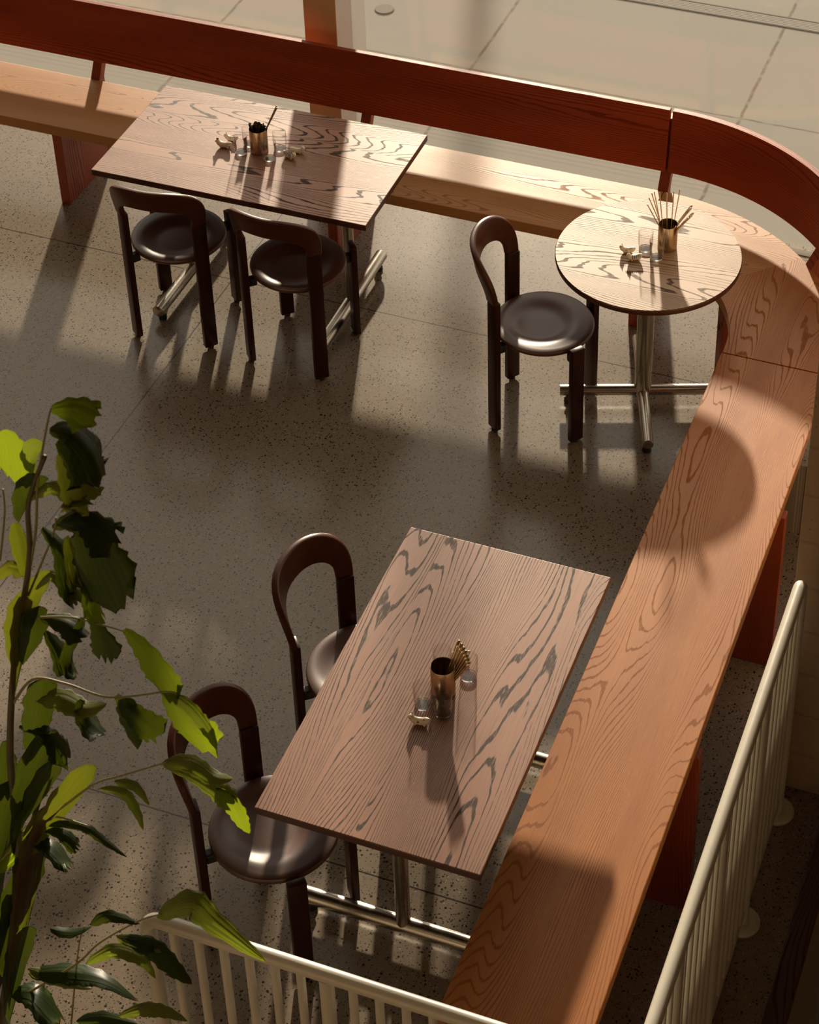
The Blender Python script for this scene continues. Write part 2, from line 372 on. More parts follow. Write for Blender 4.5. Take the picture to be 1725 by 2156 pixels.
# ------------------------------------------------------------------ outside things
g_ = empty('trench_drain', (0, 9.575, 0)); tag(g_, 'long slotted metal trench drain set in the paving, upper right corner', 'drain')
bm = bmesh.new(); box(bm, -8, 6, -0.052, -0.044, 0.0, 0.004); box(bm, -8, 6, 0.044, 0.052, 0.0, 0.004); link('frame', bm, M['drain_metal'], g_)
mt, t, b = newmat('drain_slots'); n = N(t); o = n.sep(n.coord())
s_ = n.math('PINGPONG', n.math('MULTIPLY', o[1], 62.0), 0.5)
t.links.new(n.mix(n.step(s_, 0.2, 0.35), (0.27, 0.25, 0.225), (0.12, 0.11, 0.095)), b.inputs['Base Color']); b.inputs['Roughness'].default_value = 0.85; b.inputs['Specular IOR Level'].default_value = 0.1
bm = bmesh.new(); box(bm, -8, 6, -0.044, 0.044, 0.0, 0.003); link('grate', bm, mt, g_)
mt, t, b = newmat('cover_pattern'); n = N(t); o = n.sep(n.coord())
s_ = n.math('PINGPONG', n.math('MULTIPLY', n.math('ADD', o[0], o[1]), 90.0), 0.5); s2 = n.math('PINGPONG', n.math('MULTIPLY', n.math('SUBTRACT', o[0], o[1]), 90.0), 0.5)
t.links.new(n.mix(n.step(n.math('MULTIPLY', s_, s2), 0.02, 0.08), (0.14, 0.125, 0.105), (0.24, 0.22, 0.19)), b.inputs['Base Color']); b.inputs['Roughness'].default_value = 0.85; b.inputs['Specular IOR Level'].default_value = 0.1
bm = bmesh.new(); lathe(bm, [(0, 0.0), (0.052, 0.0), (0.052, 0.004), (0.048, 0.006), (0, 0.006)], 32, -3.884, 9.013, 0)
pole = None
d_ = link('drain_cover', bm, mt); tag(d_, 'small round patterned metal cover in the paving right of the column', 'cover')

bm = bmesh.new(); lathe(bm, [(0, 0), (.12, 0), (.12, .02), (.065, .03), (.06, 5.2), (.03, 5.24), (0, 5.24)], 24, -5.35, 14.97, 0)
tag(link('street_pole', bm, M['column_side'], None, 'auto'), 'slim pole out on the paving whose shadow falls past the column', 'pole')

# ------------------------------------------------------------------ benches
ZS, TS = 0.45, 0.052          # seat top, slab thickness
YF, YB = 6.838, 7.252
BX = -1.862; BCY = 6.285      # centre of the curved corner
RB, RF = YB-BCY, 0.0
RI = 0.51; RO = 0.93
BC = Vector((-1.86, 6.32, 0))
RESTZ0, RESTZ1 = 0.533, 0.821
def rest_section(z): return 7.275 + (z-RESTZ0)/(RESTZ1-RESTZ0)*0.036
def support(par, x, y, ang, tall=0.80, depth=0.412, th=0.046, side=False):
    """panel leg under the seat; with a post for the backrest unless side. local +y = towards the back"""
    e = Matrix.Translation((x, y, 0)) @ Matrix.Rotation(ang, 4, 'Z')
    bm = bmesh.new()
    if side:
        box(bm, -th/2, th/2, 0.03, 0.16, 0, ZS-TS-0.001, 0.002); box(bm, -th/2, th/2, 0.17, depth+0.024, LZ, ZS-TS-0.001, 0.002)
        box(bm, -th/2+.001, th/2-.001, 0.155, 0.175, 0.001, ZS-TS-0.002)
    else: box(bm, -th/2, th/2, 0.03, depth, 0, ZS-TS-0.001, 0.003)
    bmesh.ops.transform(bm, matrix=e, verts=bm.verts); link('leg', bm, M['leg_z'], par)
    if side: return
    bm = bmesh.new(); box(bm, -th/2, th/2, depth+0.003, depth+0.05, 0.0, tall-0.03, 0.002)
    bm.verts.ensure_lookup_table()
    for f in list(bm.faces): pass
    bmesh.ops.bisect_plane(bm, geom=bm.verts[:]+bm.edges[:]+bm.faces[:], plane_co=(0, 0, 0.45), plane_no=(0, 0, 1))
    bmesh.ops.bisect_plane(bm, geom=bm.verts[:]+bm.edges[:]+bm.faces[:], plane_co=(0, 0, 0.53), plane_no=(0, 0, 1))
    for v in bm.verts:
        z = v.co.z
        v.co.y += 0.0 if z < 0.45 else min(1, (z-0.45)/0.08)*0.045 + max(0, z-0.53)*0.125
    bmesh.ops.transform(bm, matrix=e, verts=bm.verts); link('back_post', bm, M['leg_z'], par)
# far straight bench
t_ = empty('long_bench', (0, 0, 0)); tag(t_, 'long straight red oak bench with slatless backrest along the window, behind both rectangular table and column', 'bench')
t_['label'] = 'long straight oak bench with solid red backrest running along the window wall'
bm = bmesh.new(); box(bm, -9.0, BX-0.002, YF, YB, ZS-TS, ZS, 0.003); link('seat', bm, M['seat_x'], t_)
bm = bmesh.new(); vs = box(bm, -9.0, BX-0.006, 0, 0.026, RESTZ0, RESTZ1, 0.003)
for v in bm.verts: v.co.y += rest_section(v.co.z)
link('backrest', bm, M['rest_x'], t_)
for x in (-7.31, -5.95, -4.60, -3.25, -1.868): support(t_, x, YF, 0)
# curved corner bench
def arc_pt(a, r): return (BC.x+r*math.sin(a), BC.y+r*math.cos(a))   # a=0 -> +y, a=90deg -> +x
t_ = empty('corner_bench', (0, 0, 0)); tag(t_, 'quarter-round oak corner bench with curved red backrest behind the round table', 'bench')
def quarter(bm, a0, a1, na=20):
    gi = [[], []]
    # straight extensions: at a=0 back to x=BX ; at a=90 down to y=6.285
    pts_i = [arc_pt(a0+(a1-a0)*i/na, RI) for i in range(na+1)]; pts_o = [arc_pt(a0+(a1-a0)*i/na, RO) for i in range(na+1)]
    return pts_i, pts_o
uvn = 'UVMap'
bm = bmesh.new()
na = 28; R_ = {}
A_ = [i*math.pi/2/na for i in range(na+1)]
top = []
PI_ = [arc_pt(a, RI) for a in A_]+[(BC.x+RI, 6.284)]; PO_ = [arc_pt(a, RO) for a in A_]+[(BC.x+RO, 6.284)]
vt = {}
for nm, P in (('i', PI_), ('o', PO_)):
    for zz in (ZS, ZS-TS): vt[nm, zz] = [bm.verts.new((x, y, zz)) for x, y in P]
for i in range(len(PI_)-1):
    mi = 0 if i < na/2 else 1
    for q in ((vt['i', ZS], vt['o', ZS]), (vt['i', ZS-TS], vt['o', ZS-TS]), (vt['i', ZS], vt['i', ZS-TS]), (vt['o', ZS], vt['o', ZS-TS])):
        f = bm.faces.new((q[0][i], q[0][i+1], q[1][i+1], q[1][i])); f.material_index = mi
for i in (0, len(PI_)-1):
    f = bm.faces.new((vt['i', ZS][i], vt['o', ZS][i], vt['o', ZS-TS][i], vt['i', ZS-TS][i])); f.material_index = 0 if i == 0 else 1
link('seat', bm, [M['seat_x'], M['seat_y']], t_)
# curved backrest
bm = bmesh.new(); uvl = bm.loops.layers.uv.new('UVMap')
na = 48; grid = []
prof = [(0.0, RESTZ0), (0.0, RESTZ1), (0.026, RESTZ1), (0.026, RESTZ0)]
for i in range(na+1):
    a = 0.004+i*(math.pi/2-0.004)/na; ring = []
    for (d, z) in prof:
        r = rest_section(z)-BC.y + d; x, y = arc_pt(a, r); ring.append(bm.verts.new((x, y, z)))
    grid.append(ring)
vv = {}
for i in range(na+1):
    for k in range(4): vv[grid[i][k]] = (i/na*1.55, prof[k][1]+prof[k][0])
fs = []
for i in range(na):
    for k in range(4):
        f = bm.faces.new((grid[i][k], grid[i+1][k], grid[i+1][(k+1) % 4], grid[i][(k+1) % 4])); fs.append(f)
fs.append(bm.faces.new(grid[0])); fs.append(bm.faces.new(list(reversed(grid[-1]))))
for f in fs:
    for l in f.loops: l[uvl].uv = vv[l.vert]
link('backrest', bm, M['rest_uv'], t_)
for a in (math.radians(49),):
    x, y = arc_pt(a, RI); support(t_, x, y, -a)
# right bench
t_ = empty('side_bench', (0, 0, 0)); tag(t_, 'long backless stretch of oak bench running down the right side beside the white railing', 'bench')
bm = bmesh.new(); box(bm, -1.352, -0.930, 3.075, 6.279, ZS-TS, ZS, 0.003); link('seat', bm, M['seat_y'], t_)
for y in (5.538, 4.395, 3.252): support(t_, -1.352, y, -math.pi/2, side=True)

# ------------------------------------------------------------------ tables
def t_foot(par, x0, y0, x1, y1, r, z, name='foot'):
    bm = bmesh.new(); a = Vector((x0, y0, z)); c = Vector((x1, y1, z)); d = (c-a).normalized()
    tube(bm, [a, a+d*0.001, c-d*0.001, c], [r-0.002, r, r, r-0.002], 24)
    f = link(name, bm, M['steel'], par, 'auto')
    return f
def glide(par, x, y, z):
    bm = bmesh.new(); lathe(bm, [(0, 0), (0.016, 0), (0.019, 0.006), (0.012, 0.012), (0.018, 0.018), (0.010, 0.026), (0.010, z), (0, z)], 14, x, y, 0)
    link('glide', bm, M['black'], par, True)
def rect_table(name, cx, cy, rot, L, Wd, mat, label):
    t = empty(name, (cx, cy, 0), rot); tag(t, label, 'table')
    bm = bmesh.new(); box(bm, -L/2, L/2, -Wd/2, Wd/2, 0.712, 0.74, 0.0025)
    for f in bm.faces:
        if f.normal.z < 0.5: f.material_index = 1
    bmesh.ops.recalc_face_normals(bm, faces=bm.faces)
    for f in bm.faces: f.material_index = 0 if f.normal.z > 0.7 else 1
    link('tabletop', bm, [mat, M['table_edge']], t)
    return t
def pedestals(t, along):
    for s in (-1, 1):
        if along == 'x': px, py, ax = s*0.375, 0.0, (0, 1)
        else: px, py, ax = 0.0, s*0.375, (1, 0)
        bm = bmesh.new(); tube(bm, [(px, py, 0.06), (px, py, 0.706)], 0.0235, 24); link('post', bm, M['steel'], t, 'auto')
        bm = bmesh.new(); box(bm, px-(0.03 if ax[1] else .24), px+(0.03 if ax[1] else .24), py-(0.24 if ax[1] else .03), py+(0.24 if ax[1] else .03), 0.702, 0.712, 0.002)
        link('mounting_plate', bm, M['black'], t)
        f = t_foot(t, px-ax[0]*0.345, py-ax[1]*0.345, px+ax[0]*0.345, py+ax[1]*0.345, 0.027, 0.058)
        for q in (-1, 1): glide(f, px+ax[0]*0.31*q, py+ax[1]*0.31*q, 0.04)
T1 = rect_table('rectangular_table', -3.414, 6.567, 0.008, 1.22, 0.69, M['table_x'], 'dark-grained rectangular oak table standing by the long bench, two chairs tucked at its near side')
pedestals(T1, 'x')
T2 = rect_table('rectangular_table', -1.6625, 4.096, 0.0, 0.69, 1.22, M['table_y'], 'rectangular oak table nearest the camera, set lengthwise beside the side bench')
pedestals(T2, 'y')
t = empty('round_table', (-1.698, 6.422, 0)); tag(t, 'round pale oak table on a steel cross base in the bench corner', 'table'); T3 = t
bm = bmesh.new(); lathe(bm, [(0, 0.712), (0.353, 0.712), (0.360, 0.716), (0.3618, 0.724), (0.3618, 0.734), (0.359, 0.74), (0, 0.74)], 96)
bmesh.ops.recalc_face_normals(bm, faces=bm.faces)
for f in bm.faces: f.material_index = 0 if f.normal.z > 0.7 else 1
link('tabletop', bm, [M['table_r'], M['table_edge']], t)
bm = bmesh.new(); tube(bm, [(0.005, -0.01, 0.05), (0.005, -0.01, 0.708)], 0.034, 32); link('post', bm, M['steel'], t, 'auto')
bm = bmesh.new(); box(bm, -.2, .2, -.03, .03, .703, .712, .002); box(bm, -.03, .03, -.2, .2, .703, .712, .002); link('mounting_plate', bm, M['black'], t)
for k in range(4):
    a = math.radians(20+90*k); f = t_foot(t, 0.005+0.02*math.cos(a), -0.01+0.02*math.sin(a), 0.005+0.335*math.cos(a), -0.01+0.335*math.sin(a), 0.0225, 0.062)
    glide(f, 0.005+0.30*math.cos(a), -0.01+0.30*math.sin(a), 0.045)

# ------------------------------------------------------------------ chairs
def make_chair():
    t = empty('cafe_chair', (0, 0, 0)); tag(t, 'x', 'chair', 'dark bentwood chairs with round seats')
    # seat: dished disc
    bm = bmesh.new(); seg = 64
    prof = [(0, .424), (.180, .424), (.192, .427), (.198, .434), (.199, .442), (.195, .449), (.188, .4515)]
    prof += [(.188*(1-k/14), .4515) for k in range(1, 15)]
    lathe(bm, prof, seg)
    for v in bm.verts:
        if v.co.z > .45:
            dx, dy = v.co.x, v.co.y+0.022; r = math.hypot(dx, dy); s = max(0.0, min(1.0, (0.158-r)/0.075)); s = s*s*(3-2*s)
            v.co.z -= 0.020*s
    link('seat', bm, M['chair_seat'], t, 'auto')
    RL = 0.232
    for k, (a, ht) in enumerate(((45, .468), (135, .468), (-45, .647), (-135, .647))):
        A = math.radians(a); bm = bmesh.new()
        box(bm, -0.0135, 0.0135, -0.029, 0.029, 0.010, ht, 0.004, 2)
        mm_ = Matrix.Translation((RL*math.cos(A), RL*math.sin(A), 0)) @ Matrix.Rotation(A, 4, 'Z')
        if k < 2:
            for v in bm.verts:
                if v.co.z > ht-0.01: v.co.z -= 0.0
        bmesh.ops.transform(bm, matrix=mm_, verts=bm.verts)
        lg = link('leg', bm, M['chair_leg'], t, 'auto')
        bm = bmesh.new(); lathe(bm, [(0, 0), (.012, 0), (.013, .004), (.013, .011), (0, .011)], 14, RL*math.cos(A), RL*math.sin(A), 0); link('glide', bm, M['black'], lg, True)
        bm = bmesh.new(); box(bm, -0.05, -0.0125, -0.016, 0.016, 0.385, 0.423, 0.006); bmesh.ops.transform(bm, matrix=mm_, verts=bm.verts); link('bracket', bm, M['black'], t)
    # back: an arch bent round the seat
    bm = bmesh.new(); NP = 56; rings = []
    zo = 0.645; oa, ob, ia, ib, no, ni = 0.2115, 0.198, 0.1535, 0.098, 2.7, 2.7
    sec = []
    for k in range(4):
        cx_, cy_ = ((1, 1), (0, 1), (0, 0), (1, 0))[k]
        for j in range(4):
            aa = math.pi/2*(k+j/3.0); sec.append((cx_, cy_, math.cos(aa), math.sin(aa)))
    for i in range(NP+1):
        ph = math.pi*i/NP; c_, s_ = math.cos(ph), math.sin(ph)
        def se(a, b_, n_): return (a*math.copysign(abs(c_)**(2/n_), c_), zo+b_*abs(s_)**(2/n_))
        O = Vector(se(oa, ob, no)); I = Vector(se(ia, ib, ni)); wv = (O-I); L_ = wv.length; wn = wv/L_
        rr = 0.007; th = 0.024; ring = []
        for (cx_, cy_, ca, sa) in sec:
            wpos = (L_-rr if cx_ else rr)+rr*ca; npos = (th/2-rr if cy_ else -(th/2-rr))+rr*sa
            p = I+wn*wpos
            R = RL+0.0+0.17*max(0, p.y-0.60)+npos + 0.02*max(0, (p.y-0.6))*abs(s_)
            th_ = p.x/0.232
            ring.append(bm.verts.new((R*math.sin(th_), -R*math.cos(th_), p.y)))
        rings.append(ring)
    m_ = len(sec)
    for i in range(NP):
        for k in range(m_): bm.faces.new((rings[i][k], rings[i][(k+1) % m_], rings[i+1][(k+1) % m_], rings[i+1][k]))
    bm.faces.new(rings[0]); bm.faces.new(list(reversed(rings[-1])))
    link('backrest', bm, M['chair'], t, 'auto')
    return t
chair0 = make_chair()
places = [(-3.685, 6.290, 6, 'dark chair under the window-side rectangular table, the left one of its pair'),
          (-3.135, 6.280, -3, 'dark chair under the window-side rectangular table, the right one of its pair'),
          (-2.058, 6.235, -83, 'dark chair with sheen on its dished seat, drawn up to the round table'),
          (-2.040, 3.650, -94, 'dark chair nearest the camera, partly behind palm leaves'),
          (-2.020, 4.330, -96, 'dark chair at the lengthwise table, farther from camera, its seat mostly hidden by the top')]
for i, (x, y, a, lab) in enumerate(places):
    c = chair0 if i == 0 else copy_tree(chair0)
    c.location = (x, y, 0); c.rotation_euler = (0, 0, math.radians(a)); c['label'] = lab

# ------------------------------------------------------------------ table things
def cup(x, y, label, h=0.112, r=0.0375):
    bm = bmesh.new(); lathe(bm, [(0, 0), (r-.002, 0), (r, .002), (r, h-.001), (r-.0007, h), (r-.0018, h-.001), (r-.002, .003), (0, .003)], 48)
    o = link('metal_cup', bm, M['cup'], None, 'auto', (x, y, 0.7402)); tag(o, label, 'cup', 'cutlery cups'); return o
cup(-3.422, 6.572, 'metal cutlery cup with dark spoons on the window-side rectangular table')
cup(-1.641, 6.485, 'shiny metal cup full of straws and spoons on the round table')
cup(-1.652, 4.075, 'metal cutlery cup on the lengthwise table nearest the camera')
bm = bmesh.new(); H, r = 0.088, 0.029
lathe(bm, [(0, 0), (.0235, 0), (.0255, .002), (.0262, .006), (.0262, .026), (.0275, .0285), (r, .030), (r, H-.0008), (r-.0007, H), (r-.0014, H-.0008), (r-.0016, .032), (.0248, .027), (.0245, .010), (.020, .0065), (0, .006)], 40)
gl0 = link('tumbler', bm, M['glass'], None, 'auto')
bm = bmesh.new(); lathe(bm, [(0, .0005), (.0225, .0005), (.0248, .003), (.0250, .009), (.020, .010), (0, .0075)], 40); link('base', bm, M['glass_base'], gl0, 'auto')
gl = [(-3.487, 6.532, 'glass tumbler in front on the left of the cup on the window-side table'), (-3.480, 6.600, 'glass tumbler half hidden behind the left front one on the window-side table'),
      (-3.355, 6.530, 'glass tumbler in front of the cup, to its right, on the window-side table'), (-3.345, 6.610, 'glass tumbler behind on the right of the cup on the window-side table'),
      (-1.716, 6.440, 'left one of two glass tumblers on the round table'), (-1.660, 6.400, 'right one of two glass tumblers on the round table, in front of the cup'),
      (-1.690, 4.003, 'glass tumbler left of the cup on the nearest table, above the spotted rest'), (-1.622, 3.995, 'glass tumbler standing in front of the cup on the nearest table'),
      (-1.600, 4.155, 'glass tumbler right of the cup and its cutlery on the nearest table'), (-1.685, 4.155, 'glass tumbler behind the cup on the nearest table')]
for i, (x, y, lab) in enumerate(gl):
    g = gl0 if i == 0 else copy_tree(gl0)
    g.location = (x, y, 0.7402); g.rotation_euler = (0, 0, i*0.7); tag(g, lab, 'glass', 'clear tumblers')
def rod(name, cx, cy, dirdeg, lean, L, r0, r1, mat, label, cat, group, z0=0.746, off=(0, 0), bend=0.0, bowl=None):
    """stick standing in a cup: foot near the bottom, leaning by lean towards dirdeg"""
    d = Vector((math.cos(math.radians(dirdeg))*math.sin(lean), math.sin(math.radians(dirdeg))*math.sin(lean), math.cos(lean)))
    base = Vector((cx+off[0], cy+off[1], z0)); side = Vector((math.cos(math.radians(dirdeg)), math.sin(math.radians(dirdeg)), 0))
    pts = [base+d*L*k/8+side*bend*math.sin(k/8*math.pi) for k in range(9)]
    bm = bmesh.new(); tube(bm, pts, [r0+(r1-r0)*k/8 for k in range(9)], 8)
    if bowl:
        p = pts[-1]; vs0 = len(bm.verts); rr = bmesh.ops.create_uvsphere(bm, u_segments=12, v_segments=8, radius=1.0)
        mm_ = Matrix.Translation(p) @ d.to_track_quat('Z', 'X').to_matrix().to_4x4() @ Matrix.Diagonal((bowl*0.25, bowl, bowl*1.35, 1))
        bmesh.ops.transform(bm, matrix=mm_, verts=rr['verts'])
    o = link(name, bm, mat, None, True); tag(o, label, cat, group); return o
# round table cup: eight straws to the left/back, five spoon handles to the right
cx, cy = -1.641, 6.485
for k in range(8):
    fr = k/7; dg = 205-fr*122; lean = 0.50-0.34*math.sin(fr*math.pi*0.62)
    rod('steel_chopstick', cx, cy, dg, (0.44, 0.40, 0.33, 0.29, 0.26, 0.24, 0.29, 0.33)[k], 0.228, 0.0018, 0.0023, M['gold'],
        'slim champagne metal chopstick fanned out of the cup on the round table', 'chopstick', 'metal chopsticks in the round table cup', off=(0.012*math.cos(k), 0.012*math.sin(k)))
for k in range(5):
    rod('spoon', cx, cy, 12+k*7, 0.58+0.035*(k % 3), 0.175+0.004*k, 0.0035, 0.0045, M['gold'], 'bronze spoon handle leaning right out of the cup on the round table', 'spoon', 'spoons in the round table cup', off=(-0.015, -0.012+0.005*k), bend=-0.006)
# far table cup: dark spoons and two chopsticks
cx, cy = -3.422, 6.572
for k in range(5):
    rod('spoon', cx, cy, (178, 140, 80, 35, 10)[k], (0.30, 0.16, 0.10, 0.20, 0.32)[k], 0.118, 0.004, 0.006, M['spoonwood'], 'dark rounded spoon in the cup on the window-side table', 'spoon', 'dark spoons in the far cup', off=(0, 0), bowl=0.0105)
for k in range(2):
    rod('chopstick', cx, cy, 40+k*5, 0.50, 0.215, 0.002, 0.0036, M['chopwood'], 'brown chopstick leaning right out of the cup on the window-side table', 'chopstick', 'brown chopsticks in the far cup', off=(-0.012, -0.012+0.006*k))
# near table cup: fan of flat handles to the upper right
cx, cy = -1.652, 4.075
for k in range(7):
    rod('cutlery_handle', cx, cy, 58-k*7, 0.44+0.015*k, 0.190-0.004*k, 0.0025, 0.0052, M['gold'], 'bronze cutlery handle in the fanned bundle leaning out of the nearest cup', 'cutlery', 'cutlery in the nearest cup', off=(-0.010+0.002*k, -0.012), bend=0.002)

# ceramic animal rests
def smoothline(pts, n=6):
    P = [Vector(p) for p in pts]; out = []
    for i in range(len(P)-1):
        p0, p1, p2, p3 = P[max(i-1, 0)], P[i], P[i+1], P[min(i+2, len(P)-1)]
        for k in range(n):
            t = k/n; out.append(0.5*((2*p1)+(-p0+p2)*t+(2*p0-5*p1+4*p2-p3)*t*t+(-p0+3*p1-3*p2+p3)*t**3))
    out.append(P[-1]); return out
def animal(name, x, y, rz, label, spots=None, comb=False, stripes=False, scale=1.0, tail=True):
    t = empty(name, (x, y, 0.7402), math.radians(rz)); t.scale = (scale,)*3; tag(t, label, 'chopstick rest', 'ceramic animal rests')
    sp = smoothline([(-.027, 0, .021, ), (-.022, 0, .016), (-.010, 0, .0105), (.006, 0, .0105), (.018, 0, .016), (.026, 0, .022)], 5)
    rd_ = smoothline([(.001, 0, 0), (.0075, 0, 0), (.0095, 0, 0), (.0100, 0, 0), (.0085, 0, 0), (.002, 0, 0)], 5)
    bm = bmesh.new(); tube(bm, sp, [max(0.0008, q.x) for q in rd_], 14)
    sphere(bm, (-.023, 0, .021), .0078)
    for dx in (-.012, .012):
        for dy in (-.006, .006): sphere(bm, (dx, dy, .004), .004)
    body = link('body', bm, M['ceramic'], t, True)
    if comb:
        bm = bmesh.new(); sphere(bm, (-.023, 0, .030), .0042, 1.1, .6, 1); sphere(bm, (-.031, 0, .019), .0025); link('comb', bm, M['red'], t, True)
    elif not stripes or True:
        bm = bmesh.new()
        for dy in (-1, 1): tube(bm, [(-.022, dy*.0045, .026), (-.022, dy*.0058, .032)], [.003, .0006], 8)
        link('ear', bm, M['ceramic'], t, True)
    if spots:
        for (px, py, pz, rr) in ((-.024, -.0068, .021, .0026), (-.004, -.0085, .014, .0034), (.010, -.004, .021, .003), (.012, .006, .018, .003), (-.006, .006, .017, .003)):
            bm = bmesh.new(); sphere(bm, (px, py, pz), rr, 1, .6, .8, 8, 6); link('spot', bm, spots, t, True)
    if stripes:
        for k in range(5):
            xx = -.010+k*.0065; bm = bmesh.new()
            tube(bm, [(xx-.0009, 0, .0118+.0003*k*k), (xx+.0009, 0, .0118+.0003*k*k)], .0104-.0004*k, 16); link('stripe', bm, M['blue'], t, 'auto')
    return t
animal('hen_rest', -3.572, 6.550, 5, 'white ceramic hen with red comb, front one left of the glasses on the window-side table', None, True, scale=1.25)
animal('dog_rest', -3.565, 6.605, 5, 'cream ceramic animal with orange spots behind the hen on the window-side table', M['orange'], scale=1.1)
animal('cat_rest', -3.270, 6.612, 190, 'plain cream ceramic animal right of the glasses on the window-side table, the farther one', None, scale=1.15)
animal('tiger_rest', -3.285, 6.568, 165, 'striped ceramic animal right of the glasses on the window-side table', None, stripes=True, scale=1.15)
animal('dog_rest', -1.775, 6.402, 10, 'spotted cream ceramic animal on the round table, left of the tumblers', M['orange'], scale=1.1)
animal('tiger_rest', -1.735, 6.365, 25, 'striped ceramic animal lying before the tumblers on the round table', None, stripes=True, scale=1.1)
animal('dog_rest', -1.672, 3.935, 8, 'red-spotted ceramic animal in front of the tumblers on the nearest table', M['red'], scale=1.2)
animal('dog_rest', -1.648, 4.225, 30, 'small ceramic animal peeking out behind the cutlery on the nearest table', M['red'], scale=1.0)

# ------------------------------------------------------------------ railings
def railing(name, label, axis, p0, p1, zr, zb, posts, bal, endcap, base_disc):
    """axis-aligned run from p0 to p1 ; posts / bal = coordinates along the run"""
    t = empty(name, (0, 0, 0)); tag(t, label, 'railing')
    fix = p0[1] if axis == 'x' else p0[0]
    P = (lambda a, z: (a, fix, z)) if axis == 'x' else (lambda a, z: (fix, a, z))
    a0, a1, s = endcap                       # bend at a0, run to a1
    R = 0.045; pts = [P(a0, zb), P(a0, zr-R-0.02)]
    for k in range(9):
        q = k/8*math.pi/2; pts.append(P(a0+s*(R-R*math.cos(q)), zr-R+R*math.sin(q)))
    pts.append(P(a1, zr))
    bm = bmesh.new(); tube(bm, pts, 0.0215, 24, True); link('handrail', bm, M['white_paint'], t, 'auto')
    for a in posts:
        bm = bmesh.new(); tube(bm, [P(a, zb), P(a, zr-0.012)], 0.0205, 20); link('post', bm, M['white_paint'], t, 'auto')
    for a in bal:
        bm = bmesh.new(); tube(bm, [P(a, zb+0.07), P(a, zr-0.012)], 0.0125, 14); link('baluster', bm, M['white_paint'], t, 'auto')
    bm = bmesh.new(); tube(bm, [P(min(a0, a1), zb+0.075), P(max(a0, a1), zb+0.075)], 0.0125, 14); link('bottom_rail', bm, M['white_paint'], t, 'auto')
    for a in list(posts)+[a0]:
        c = P(a, zb); bm = bmesh.new(); lathe(bm, [(0, 0), (.062, 0), (.062, .010), (.058, .014), (.03, .016), (0, .016)], 32, c[0], c[1], zb); link('base_plate', bm, M['white_paint'], t, True)
    return t
zr = 0.765
x0 = -2.115; pit = 0.0755
bal = [x0+pit*k for k in range(1, 12) if k % 7]; po = [x0+pit*7]
railing('metal_railing', 'cream painted tube railing across the bottom edge, its rounded end behind palm leaves', 'x', (x0, 3.035), None, zr, 0.0, po, bal, (x0, -0.74, 1), True)
y0 = 4.869; pit = 0.0689
bal = [y0-pit*k for k in range(1, 25) if k % 7]; po = [y0-pit*7, y0-pit*14, y0-pit*21]
railing('metal_railing', 'cream painted tube railing running down the right edge beside the side bench', 'y', (-0.735, y0), None, zr, LZ, po, bal, (y0, 3.06, -1), True)

# ------------------------------------------------------------------ palm
def ray(px, py): return (FW + RT*((px-IW/2-CX)/F_PX) - UP*((py-IH/2-CY)/F_PX))
def at(px, py, Y):
    d = ray(px, py); return Vector((0, 0, CH)) + d*(Y/d.y)
exec_plant = True
PY = 2.9
palm = empty('fishtail_palm', (-2.75, PY, 0)); tag(palm, 'tall fishtail palm with ragged green leaflets in the left foreground', 'plant')
def addp(name, bm, mat, smooth=True):
    o = link(name, bm, mat, palm, smooth); o.matrix_parent_inverse = Matrix.Translation((2.75, -PY, 0)); return o
def pxline(l, Y=PY, n=6): return smoothline([at(*p[:2], Y+(p[2] if len(p) > 2 else 0)) for p in l], n)
def stem(l, r0, r1, mat='petiole', name='leaf_stalk'):
    pts = pxline(l); k = len(pts); bm = bmesh.new(); tube(bm, pts, [r0+(r1-r0)*i/(k-1) for i in range(k)], 8); return addp(name, bm, M[mat])
